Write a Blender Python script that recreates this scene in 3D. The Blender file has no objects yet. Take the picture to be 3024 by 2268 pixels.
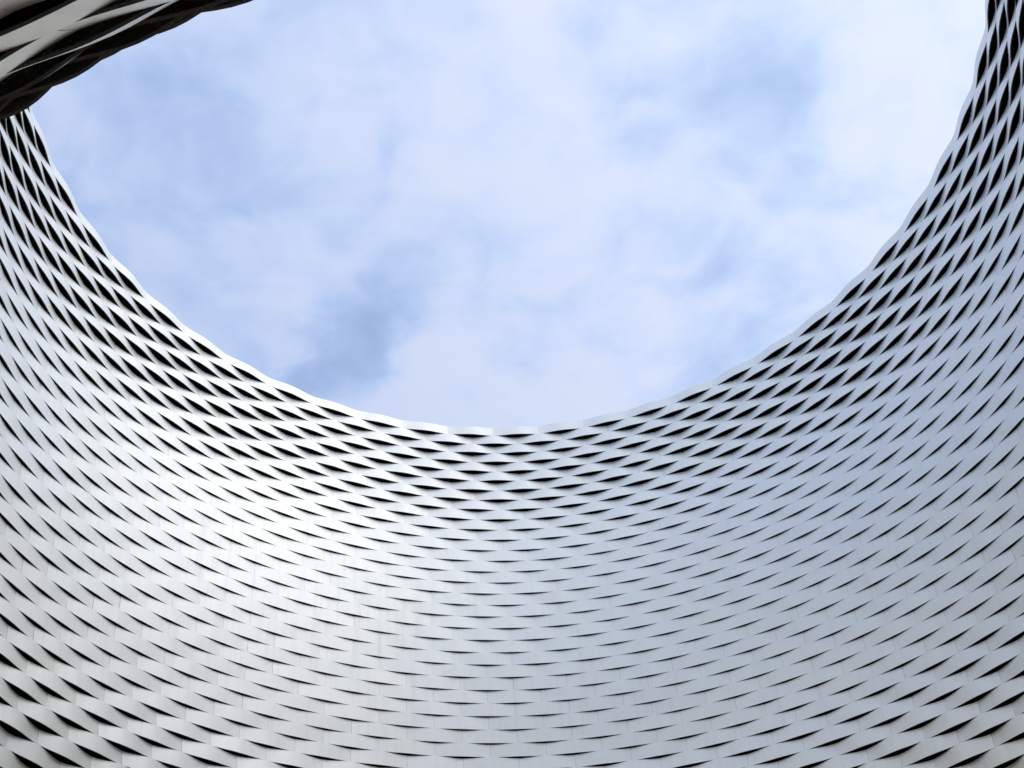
import bpy, math, random
from mathutils import Matrix, Vector, noise

# ------------------------------------------------------------------ camera
SC = bpy.context.scene
COL = SC.collection
R0 = 14.0                      # radius of the opening at its rim, metres
EYE = 1.6                      # camera height above the plaza
F_PX, PITCH, ROLL, YAW = 1.65676 * 2000, 0.71479, -0.09492, -0.03945
D_AX = 1.40870 * R0            # camera to axis of the opening
H_RIM = 1.96593 * R0 + EYE     # height of the rim

cam_data = bpy.data.cameras.new('camera')
cam = bpy.data.objects.new('camera', cam_data)
COL.objects.link(cam)
cp, sp = math.cos(PITCH), math.sin(PITCH)
fw = Vector((math.sin(YAW) * cp, math.cos(YAW) * cp, sp))
rt = Vector((math.cos(YAW), -math.sin(YAW), 0))
up = rt.cross(fw)
rt2 = math.cos(ROLL) * rt + math.sin(ROLL) * up
up2 = -math.sin(ROLL) * rt + math.cos(ROLL) * up
m = Matrix((rt2, up2, -fw)).transposed().to_4x4()
m.translation = Vector((0, 0, EYE))
cam.matrix_world = m
cam_data.sensor_width = 36.0
cam_data.lens = F_PX / 3024 * 36.0
cam_data.clip_start = 0.05
cam_data.clip_end = 5000
SC.camera = cam

# ------------------------------------------------------------------ light
SUN_AZ, SUN_EL = math.radians(102), math.radians(42)   # azimuth clockwise from +Y
sd = Vector((math.sin(SUN_AZ) * math.cos(SUN_EL), math.cos(SUN_AZ) * math.cos(SUN_EL), math.sin(SUN_EL)))
sun_data = bpy.data.lights.new('sun', 'SUN')
sun_data.energy = 0.48
sun_data.angle = math.radians(66)
sun_data.color = (1.0, 0.92, 0.79)
sun = bpy.data.objects.new('sun', sun_data)
COL.objects.link(sun)
sun.rotation_euler = sd.to_track_quat('Z', 'Y').to_euler()
sun.location = (60, 0, 80)

SC.view_settings.view_transform = 'Standard'
SC.view_settings.look = 'None'
SC.view_settings.gamma = 1.0
SC.view_settings.exposure = 0.0
SC.view_settings.use_curve_mapping = False

world = bpy.data.worlds.new('World')
SC.world = world
world.use_nodes = True
nt = world.node_tree
nt.nodes.clear()
def N(tree, t, **kw):
    n = tree.nodes.new(t)
    for k, v in kw.items():
        setattr(n, k, v)
    return n
def L(tree, a, b):
    tree.links.new(a, b)
def math_node(tree, op, a, b=None, c=None, clamp=False):
    n = N(tree, 'ShaderNodeMath', operation=op, use_clamp=clamp)
    for i, v in enumerate((a, b, c)):
        if v is None:
            continue
        if isinstance(v, (int, float)):
            n.inputs[i].default_value = v
        else:
            L(tree, v, n.inputs[i])
    return n.outputs[0]
def ramp(tree, val, lo, hi):
    n = N(tree, 'ShaderNodeMapRange', interpolation_type='SMOOTHSTEP')
    L(tree, val, n.inputs[0])
    n.inputs[1].default_value, n.inputs[2].default_value = lo, hi
    return n.outputs[0]

out = N(nt, 'ShaderNodeOutputWorld')
bg = N(nt, 'ShaderNodeBackground')
bg.inputs['Strength'].default_value = 0.15
L(nt, bg.outputs[0], out.inputs[0])
sky = N(nt, 'ShaderNodeTexSky', sky_type='NISHITA')
sky.sun_disc = False
sky.sun_elevation = SUN_EL
sky.sun_rotation = SUN_AZ
sky.altitude = 250
sky.air_density = 1.0
sky.dust_density = 1.6
sky.ozone_density = 1.2
# a thin, soft cloud layer on a plane high above the plaza
tc = N(nt, 'ShaderNodeTexCoord')
sep = N(nt, 'ShaderNodeSeparateXYZ')
L(nt, tc.outputs['Generated'], sep.inputs[0])
zc = math_node(nt, 'ADD', math_node(nt, 'MAXIMUM', sep.outputs[2], 0.0), 0.12)
cxy = N(nt, 'ShaderNodeCombineXYZ')
L(nt, math_node(nt, 'DIVIDE', sep.outputs[0], zc), cxy.inputs[0])
L(nt, math_node(nt, 'DIVIDE', sep.outputs[1], zc), cxy.inputs[1])
def cloud_noise(scale, detail, rough, dist, off, src=None, out=0):
    mp = N(nt, 'ShaderNodeMapping')
    mp.inputs['Location'].default_value = off
    L(nt, src or cxy.outputs[0], mp.inputs[0])
    n = N(nt, 'ShaderNodeTexNoise')
    n.inputs['Scale'].default_value = scale
    n.inputs['Detail'].default_value = detail
    n.inputs['Roughness'].default_value = rough
    n.inputs['Distortion'].default_value = dist
    L(nt, mp.outputs[0], n.inputs[0])
    return n.outputs[out]
# billowing edges: the layer's own coordinates pushed about by noise
wv = N(nt, 'ShaderNodeVectorMath', operation='MULTIPLY_ADD')
L(nt, cloud_noise(7.0, 5.0, 0.55, 0.0, (2.0, 5.0, 1.0), None, 1), wv.inputs[0])
wv.inputs[1].default_value = (0.16, 0.16, 0.0)
L(nt, cxy.outputs[0], wv.inputs[2])
wv2 = N(nt, 'ShaderNodeVectorMath', operation='SUBTRACT')
L(nt, wv.outputs[0], wv2.inputs[0])
wv2.inputs[1].default_value = (0.08, 0.08, 0.0)
WARP = wv2.outputs[0]
def drift(cx, cy, ang, r1, r2):
    """0..1 over an elongated patch of the layer"""
    mp = N(nt, 'ShaderNodeMapping', vector_type='TEXTURE')
    mp.inputs['Location'].default_value = (cx, cy, 0)
    mp.inputs['Rotation'].default_value = (0, 0, ang)
    mp.inputs['Scale'].default_value = (r1, r2, 1)
    L(nt, WARP, mp.inputs[0])
    ln = N(nt, 'ShaderNodeVectorMath', operation='LENGTH')
    L(nt, mp.outputs[0], ln.inputs[0])
    return ramp(nt, math_node(nt, 'SUBTRACT', 1.0, ln.outputs[1], clamp=True), 0.0, 0.9)
dens = math_node(nt, 'ADD', math_node(nt, 'MULTIPLY', cloud_noise(5.0, 6.0, 0.5, 0.6, (3.1, 1.7, 0.0)), 0.62),
                 math_node(nt, 'MULTIPLY', cloud_noise(14.0, 6.0, 0.52, 0.5, (7.3, 2.2, 4.0)), 0.38))
for cx, cy, ang, r1, r2, wgt in (
        (-0.215, 0.895, -0.83, 0.20, 0.09, -0.30),   # the open blue gap
        (-0.36, 0.72, 0.5, 0.28, 0.2, -0.05),        # thinner cover to the west
        (-0.25, 0.55, 0.0, 0.2, 0.16, -0.03),
        (0.00, 0.68, 1.4, 0.26, 0.13, 0.08),          # a brighter bank
        (-0.07, 1.0, 0.15, 0.24, 0.09, 0.17),
        (0.36, 0.64, 1.2, 0.3, 0.2, 0.01),
        (0.20, 0.69, 0.4, 0.14, 0.1, -0.02)):
    dens = math_node(nt, 'MULTIPLY_ADD', drift(cx, cy, ang, r1, r2), wgt, dens)
cover = ramp(nt, dens, 0.08, 0.58)
veil = math_node(nt, 'MULTIPLY_ADD', cover, 0.46, 0.50)
ccol = N(nt, 'ShaderNodeMix', data_type='RGBA')
L(nt, ramp(nt, dens, 0.30, 0.66), ccol.inputs[0])
ccol.inputs[6].default_value = (3.5, 4.55, 6.8, 1)
ccol.inputs[7].default_value = (4.55, 5.05, 6.4, 1)
mixc = N(nt, 'ShaderNodeMix', data_type='RGBA')
L(nt, veil, mixc.inputs[0])
L(nt, sky.outputs[0], mixc.inputs[6])
# cloud scatters light forwards: brighter and whiter towards the sun, dimmer and bluer away from it
dt = N(nt, 'ShaderNodeVectorMath', operation='DOT_PRODUCT')
L(nt, tc.outputs['Generated'], dt.inputs[0])
dt.inputs[1].default_value = sd
glow = math_node(nt, 'POWER', math_node(nt, 'MULTIPLY_ADD', dt.outputs['Value'], 0.5, 0.5, clamp=True), 1.5)
cg = N(nt, 'ShaderNodeCombineColor')
L(nt, math_node(nt, 'MULTIPLY_ADD', glow, 0.98, 0.48), cg.inputs[0])
L(nt, math_node(nt, 'MULTIPLY_ADD', glow, 0.83, 0.56), cg.inputs[1])
L(nt, math_node(nt, 'MULTIPLY_ADD', glow, 0.52, 0.73), cg.inputs[2])
cm = N(nt, 'ShaderNodeMix', data_type='RGBA', blend_type='MULTIPLY')
cm.inputs[0].default_value = 1.0
L(nt, ccol.outputs[2], cm.inputs[6])
L(nt, cg.outputs[0], cm.inputs[7])
L(nt, cm.outputs[2], mixc.inputs[7])
L(nt, mixc.outputs[2], bg.inputs[0])

# ------------------------------------------------------------------ materials
def principled(name):
    mt = bpy.data.materials.new(name)
    mt.use_nodes = True
    t = mt.node_tree
    return mt, t, t.nodes['Principled BSDF']

def aluminium(name, source):
    mt, t, b = principled(name)
    if source == 'object':
        rnd = N(t, 'ShaderNodeObjectInfo').outputs['Random']
    else:
        a = N(t, 'ShaderNodeAttribute')
        a.attribute_name = 'tone'
        rnd = a.outputs['Fac']
    # faint mottling of the anodised sheet
    g = N(t, 'ShaderNodeNewGeometry')
    n1 = N(t, 'ShaderNodeTexNoise')
    n1.inputs['Scale'].default_value = 0.9
    n1.inputs['Detail'].default_value = 4
    L(t, g.outputs['Position'], n1.inputs[0])
    v = math_node(t, 'MULTIPLY_ADD', rnd, 0.04, 0.92)
    v = math_node(t, 'ADD', v, math_node(t, 'MULTIPLY_ADD', n1.outputs[0], 0.05, -0.025))
    # faint rain streaks running down the sheets
    mp = N(t, 'ShaderNodeMapping')
    mp.inputs['Scale'].default_value = (7.0, 7.0, 0.35)
    L(t, g.outputs['Position'], mp.inputs[0])
    n3 = N(t, 'ShaderNodeTexNoise')
    n3.inputs['Scale'].default_value = 1.0
    n3.inputs['Detail'].default_value = 5
    n3.inputs['Roughness'].default_value = 0.6
    L(t, mp.outputs[0], n3.inputs[0])
    streak = ramp(t, n3.outputs[0], 0.45, 0.75)
    v = math_node(t, 'SUBTRACT', v, math_node(t, 'MULTIPLY', streak, 0.03))
    cc = N(t, 'ShaderNodeCombineColor')
    # each sheet leans a touch towards green or lilac
    hue = math_node(t, 'FRACT', math_node(t, 'MULTIPLY', rnd, 17.3))
    L(t, math_node(t, 'MULTIPLY', v, math_node(t, 'MULTIPLY_ADD', hue, 0.016, 1.0)), cc.inputs[0])
    L(t, math_node(t, 'MULTIPLY', v, 0.99), cc.inputs[1])
    L(t, math_node(t, 'MULTIPLY', v, math_node(t, 'MULTIPLY_ADD', hue, 0.02, 0.90)), cc.inputs[2])
    L(t, cc.outputs[0], b.inputs['Base Color'])
    b.inputs['Metallic'].default_value = 0.85
    L(t, math_node(t, 'ADD', math_node(t, 'MULTIPLY_ADD', rnd, 0.05, 0.45), math_node(t, 'MULTIPLY', streak, 0.05)), b.inputs['Roughness'])
    # slight unevenness of thin sheet metal
    n2 = N(t, 'ShaderNodeTexNoise')
    n2.inputs['Scale'].default_value = 1.3
    n2.inputs['Detail'].default_value = 2
    L(t, g.outputs['Position'], n2.inputs[0])
    bp = N(t, 'ShaderNodeBump')
    bp.inputs['Strength'].default_value = 0.12
    bp.inputs['Distance'].default_value = 0.05
    L(t, n2.outputs[0], bp.inputs['Height'])
    L(t, bp.outputs[0], b.inputs['Normal'])
    return mt
M_PANEL = aluminium('anodised_aluminium_panel', 'object')
M_BAND = aluminium('anodised_aluminium_band', 'attribute')

def plain(name, col, rough, metal=0.0, scale=3.0, vary=0.15):
    mt, t, b = principled(name)
    g = N(t, 'ShaderNodeNewGeometry')
    n1 = N(t, 'ShaderNodeTexNoise')
    n1.inputs['Scale'].default_value = scale
    n1.inputs['Detail'].default_value = 6
    L(t, g.outputs['Position'], n1.inputs[0])
    mx = N(t, 'ShaderNodeMix', data_type='RGBA')
    L(t, n1.outputs[0], mx.inputs[0])
    mx.inputs[6].default_value = (*[c * (1 - vary) for c in col], 1)
    mx.inputs[7].default_value = (*[c * (1 + vary) for c in col], 1)
    L(t, mx.outputs[2], b.inputs['Base Color'])
    b.inputs['Roughness'].default_value = rough
    b.inputs['Metallic'].default_value = metal
    return mt
M_DARK = plain('black_membrane', (0.007, 0.007, 0.008), 0.8)
M_RETURN = plain('dark_panel_return', (0.13, 0.13, 0.13), 0.55, 0.3)  # folded returns coloured darker than the panel fronts, no separate coating implied
M_STEEL = plain('dark_steel', (0.03, 0.03, 0.033), 0.6, 0.3)
M_ROOF = plain('roof_gravel', (0.2, 0.2, 0.19), 0.95, scale=14)
M_GROUND = plain('plaza_asphalt', (0.38, 0.30, 0.21), 0.9, scale=1.2)

# ------------------------------------------------------------------ profile of the funnel
NPAN = 49
DPHI = 2 * math.pi / NPAN
PHI0 = -0.17049 - 11 * DPHI
HROW = 0.03174 * R0
# lean of the wall (radians from vertical, positive = flaring out downwards) at a few rows below the rim
LEAN = ((0, -0.0142), (6, -0.0230), (12, -0.0243), (18, 0.0015), (24, 0.0267), (28, 0.0168), (32, -0.0034), (36, 0.1030), (40, 0.2984), (44, 0.5200), (50, 1.0613))
NROWS = 66
DS = 0.05
def lean(s):
    if s >= LEAN[-1][0]:
        return min(LEAN[-1][1] + 0.08 * (s - LEAN[-1][0]), math.pi / 2)
    for (s0, a0), (s1, a1) in zip(LEAN, LEAN[1:]):
        if s <= s1:
            return a0 + (a1 - a0) * (s - s0) / (s1 - s0)
def _profile():
    rr, zz, aa = [R0], [H_RIM], []
    r, z = R0, H_RIM
    for k in range(int(NROWS / DS) + 4):
        a = lean(k * DS)
        aa.append(a)
        r += math.sin(a) * DS * HROW
        z -= math.cos(a) * DS * HROW
        rr.append(r); zz.append(z)
    aa.append(aa[-1])
    return rr, zz, aa
# the opening is not quite a circle: first and second harmonics of its radius, and of the panel azimuths
HQ = (0.01236, -0.00167, -0.00640, 0.00042, 0.00833, 0.01089, 0.03097, 0.00057, 0.00415, 0.00455, 0.00091, -0.01002, 0.01115, 0.00561, -0.03629)
def harm(s, phi):
    t = min(s / 30, 1.3)
    q = HQ
    return R0 * ((q[0] + q[1] * t + q[2] * t * t) * math.cos(phi) + (q[3] + q[4] * t + q[5] * t * t) * math.sin(phi)
                 + (q[6] + q[7] * t + q[8] * t * t) * math.cos(2 * phi) + (q[9] + q[10] * t + q[11] * t * t) * math.sin(2 * phi))
def warp(phi):
    return phi + HQ[12] * math.sin(phi) + HQ[13] * math.cos(2 * phi) + HQ[14] * math.sin(2 * phi)
PR, PZ, PA = _profile()
def prof(s):
    k = max(0.0, s / DS)
    i = min(int(k), len(PR) - 2)
    f = k - i
    return PR[i] * (1 - f) + PR[i + 1] * f, PZ[i] * (1 - f) + PZ[i + 1] * f, PA[i] * (1 - f) + PA[min(i + 1, len(PA) - 1)] * f

def sstep(x, a, b):
    t = min(1.0, max(0.0, (x - a) / (b - a)))
    return t * t * (3 - 2 * t)
def amp(s, phi):
    """depth of the waves, metres: deep under the rim, shallow half way down, deep again in the flare"""
    ph = (phi + math.pi) % (2 * math.pi) - math.pi + math.radians(10)
    side = 0.5 - 0.5 * math.cos(ph)
    top = 0.084 + 0.080 * side - 0.035 * sstep(abs(ph), 0.95, 1.5)
    mid = 0.034 + 0.016 * side
    low = 0.095 + 0.045 * sstep(s, 36, 40) - 0.088 * sstep(s, 40, 46)
    w1 = 1 - sstep(s, 5, 15)
    w3 = sstep(s, 28, 37)
    return top * w1 + mid * (1 - w1) * (1 - w3) + low * w3
TILT = 0.41
CUT = 0.85     # how far the top edge of a panel is cut down where the wave recedes, in wave depths
BASE = 0.30
def surf(s, phi, off):
    """point on the funnel, off metres inwards along the normal (hall-local coordinates)"""
    r, z, a = prof(s)
    # normal towards the axis: (-cos a, -sin a) in (r, z)
    r2 = r + harm(s, phi) - math.cos(a) * off
    phi = warp(phi)
    z2 = z - math.sin(a) * off
    return Vector((r2 * math.sin(phi), r2 * math.cos(phi), z2))

NU = 12
FL = 0.03      # depth of the folded return of a panel
GAP = 0.0018     # half joint between two panels
def row_phase(i):
    return PHI0 + (0.5 * DPHI if i % 2 else 0.0)
def wave(u):
    q = abs(math.sin(math.pi * u))
    return 0.25 * q + 0.75 * q * q

def panel_grid(i, k, gap):
    """sections across one panel of row i: each is back-top, front-top, front-mid, front-bottom, back-bottom"""
    p0 = row_phase(i) + k * DPHI
    st, sb = float(i), float(i + 1)
    g = gap / prof(st)[0]
    jr = random.Random(i * 131 + k)           # no two sheets sit quite alike
    j1, j2, j3 = jr.uniform(0.9, 1.1), jr.uniform(-0.003, 0.003), jr.uniform(-0.003, 0.003)
    secs = []
    for j in range(NU + 1):
        u = j / NU
        phi = p0 + g + (DPHI - 2 * g) * u
        A = amp(i + 0.5, phi)
        w = wave(u)
        c = A * TILT
        ot, ob = A * (w * j1 - BASE) - c + j2 - j3, A * (w * j1 - BASE) + c + j2 + j3
        sc = st + (CUT * min(A, 0.10) / HROW * (1 - w) ** 0.8 if i else 0.0)
        secs.append((surf(sc, phi, ot - FL), surf(sc, phi, ot), surf((sc + sb) / 2, phi, (ot + ob) / 2),
                     surf(sb, phi, ob), surf(sb, phi, ob - FL)))
    return secs

def mesh_from(name, verts, faces, sharp, mat, tones=None, origin=None, backs=None):
    me = bpy.data.meshes.new(name)
    if origin is not None:
        verts = [v - origin for v in verts]
    me.from_pydata([tuple(v) for v in verts], [], faces)
    me.materials.append(mat)
    me.shade_smooth()
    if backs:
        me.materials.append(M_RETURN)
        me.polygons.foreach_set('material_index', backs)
    if sharp:
        at = me.attributes.new('sharp_edge', 'BOOLEAN', 'EDGE')
        vals = [False] * len(me.edges)
        for e in me.edges:
            a, b = e.vertices
            if (min(a, b), max(a, b)) in sharp:
                vals[e.index] = True
        at.data.foreach_set('value', vals)
    if tones:
        at = me.attributes.new('tone', 'FLOAT', 'FACE')
        at.data.foreach_set('value', tones)
    return me

def strip(secs_list, closed, name, mat, tones=None, origin=None, creased=()):
    """one continuous sheet through the given sections"""
    verts, faces, sharp, ft, backs = [], [], set(), [], []
    n = len(secs_list)
    for s in secs_list:
        verts.extend(s)
    last = n if closed else n - 1
    for j in range(last):
        a, b = 5 * j, 5 * ((j + 1) % n)
        for q in range(4):
            faces.append((a + q, a + q + 1, b + q + 1, b + q))
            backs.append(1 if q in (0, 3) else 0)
            if tones:
                ft.append(tones[j])
        for q in (1, 3):
            sharp.add((min(a + q, b + q), max(a + q, b + q)))
    for j in creased:
        for q in range(4):
            sharp.add((5 * j + q, 5 * j + q + 1))
    return mesh_from(name, verts, faces, sharp, mat, ft if tones else None, origin, backs)

# ------------------------------------------------------------------ the hall
hall = bpy.data.objects.new('exhibition_hall', None)
COL.objects.link(hall)
hall.location = (0, D_AX, 0)
hall['label'] = 'exhibition hall of woven silver aluminium bands curving around a round opening to the sky'
hall['category'] = 'building'

def link(name, me, parent, loc=None):
    o = bpy.data.objects.new(name, me)
    COL.objects.link(o)
    o.parent = parent
    if loc is not None:
        o.location = loc
    return o

# which panels the photograph shows, and how large
W, H = 3024, 2268
def to_px(p):
    q = p + hall.location - Vector((0, 0, EYE))
    d = q.dot(fw)
    if d < 0.3:
        return None
    return (W / 2 + F_PX * q.dot(rt2) / d, H / 2 - F_PX * q.dot(up2) / d, d)
def seen(i, k):
    """projected size of a panel that lies in the frame and faces the camera, else 0"""
    phi = row_phase(i) + (k + 0.5) * DPHI
    r, z, a = prof(i + 0.5)
    c = surf(i + 0.5, phi, 0.0)
    nrm = Vector((-math.cos(a) * math.sin(phi), -math.cos(a) * math.cos(phi), -math.sin(a)))
    view = (c + hall.location - Vector((0, 0, EYE)))
    if view.dot(nrm) > 0.25 * view.length:
        return 0.0
    q = to_px(c)
    if q is None or not (-170 < q[0] < W + 170 and -150 < q[1] < H + 90):
        return 0.0
    if math.cos(phi) > -0.2 or i > 36:
        pass
    return 1e6 / q[2] ** 2 * max(0.05, -view.normalized().dot(nrm))
cand = []
for i in range(NROWS):
    for k in range(NPAN):
        v = seen(i, k)
        if v > 0:
            # the near half above the crest of the flare is hidden behind it
            phi = row_phase(i) + (k + 0.5) * DPHI
            if math.cos(phi) < 0 and i < 34:
                continue
            cand.append((v, i, k))
cand.sort(reverse=True)
single = set((i, k) for v, i, k in cand[:300])

rng = random.Random(4)
def run_of_panels(i, ks):
    """sections, tones and creases of neighbouring panels folded from one strip, with a pressed joint between them"""
    secs, tones, creased = [], [], []
    for k in ks:
        g = panel_grid(i, k, GAP)
        tone = rng.random()
        for end, q in ((0, g[0]), (1, None), (2, g[-1])):
            if q is None:
                creased.append(len(secs))
                secs.extend(g)
                tones.extend([tone] * len(g))
                creased.append(len(secs) - 1)
            else:
                back = (q[0] - q[1]).normalized() * 0.008
                secs.append((q[0], *[p + back for p in q[1:4]], q[4]))
                tones.append(tone)
    return secs, tones, creased
for i in range(NROWS):
    own = [k for k in range(NPAN) if (i, k) in single]
    runs = []
    if not own:
        runs = [list(range(NPAN))]
    else:
        first = own[0]
        for j in range(NPAN):
            k = (first + j) % NPAN
            if k in own:
                continue
            if runs and (runs[-1][-1] + 1) % NPAN == k:
                runs[-1].append(k)
            else:
                runs.append([k])
    runs.sort(key=len, reverse=True)
    band = None
    for run in runs:
        secs, tones, creased = run_of_panels(i, run)
        nm = 'band' if band is None else 'band_section'
        o = link(nm, strip(secs, not own, nm, M_BAND, tones, None, creased), band or hall)
        band = band or o
    if band is None:
        band = link('band', None, hall)
    for k in own:
        g = panel_grid(i, k, GAP)
        org = sum((q[2] for q in g), Vector()) / len(g)
        link('panel', strip(g, False, 'panel', M_PANEL, None, org), band, org)

# dark membrane behind the bands
def revolve(name, pts, mat, parent, seg=98):
    verts, faces = [], []
    for j in range(seg):
        ph = 2 * math.pi * j / seg
        for r, z in pts:
            verts.append(Vector((r * math.sin(ph), r * math.cos(ph), z)))
    n = len(pts)
    for j in range(seg):
        a, b = j * n, ((j + 1) % seg) * n
        for q in range(n - 1):
            faces.append((a + q, a + q + 1, b + q + 1, b + q))
    return link(name, mesh_from(name, verts, faces, None, mat), parent)
verts, faces = [], []
SEG = 98
for j in range(SEG):
    for k in range(NROWS + 1):
        verts.append(surf(float(k), 2 * math.pi * j / SEG, -0.36))
for j in range(SEG):
    a, b = j * (NROWS + 1), ((j + 1) % SEG) * (NROWS + 1)
    for k in range(NROWS):
        faces.append((a + k, a + k + 1, b + k + 1, b + k))
link('membrane', mesh_from('membrane', verts, faces, None, M_DARK), hall)
# steel posts behind the joints, following the wall
for k in range(NPAN):
    phi = PHI0 + (k + 0.25) * DPHI
    secs = []
    for j in range(0, NROWS + 1, 2):
        r = prof(float(j))[0]
        d = 0.045 / r
        secs.append((surf(float(j), phi - d, -0.19), surf(float(j), phi + d, -0.19), surf(float(j), phi + d, -0.30), surf(float(j), phi - d, -0.30)))
    verts = [p for q in secs for p in q]
    faces = [(4 * j + q, 4 * j + (q + 1) % 4, 4 * j + 4 + (q + 1) % 4, 4 * j + 4 + q) for j in range(len(secs) - 1) for q in range(4)]
    me = mesh_from('post', verts, faces, None, M_STEEL)
    me.shade_flat()
    link('post', me, hall)

# dark lid closing the cavity under the rim
verts, faces = [], []
for k in range(NPAN):
    for q in panel_grid(0, k, 0.0)[:-1]:
        p = q[0]
        d = Vector((p.x, p.y, 0)).normalized()
        verts.append(p + d * 0.004 - Vector((0, 0, 0.012)))
        verts.append(p + d * 0.7 - Vector((0, 0, 0.012)))
n = len(verts) // 2
for j in range(n):
    b = (j + 1) % n
    faces.append((2 * j, 2 * j + 1, 2 * b + 1, 2 * b))
link('rim_lid', mesh_from('rim_lid', verts, faces, None, M_DARK), hall)
rs, zs, _ = prof(NROWS)
revolve('roof', [(R0 * 1.05, H_RIM - 0.12), (30.5, H_RIM - 0.12)], M_ROOF, hall)
revolve('soffit', [(rs + 0.02, zs + 0.05), (30.5, zs + 0.05)], M_STEEL, hall)
revolve('outer_wall', [(30.5, H_RIM - 0.12), (30.5, zs + 0.05)], M_STEEL, hall)

# ------------------------------------------------------------------ ground
me = bpy.data.meshes.new('ground')
S = 2500
me.from_pydata([(-S, -S, 0), (S, -S, 0), (S, S, 0), (-S, S, 0)], [], [(0, 1, 2, 3)])
me.materials.append(M_GROUND)
g = bpy.data.objects.new('ground', me)
COL.objects.link(g)
g['kind'] = 'structure'
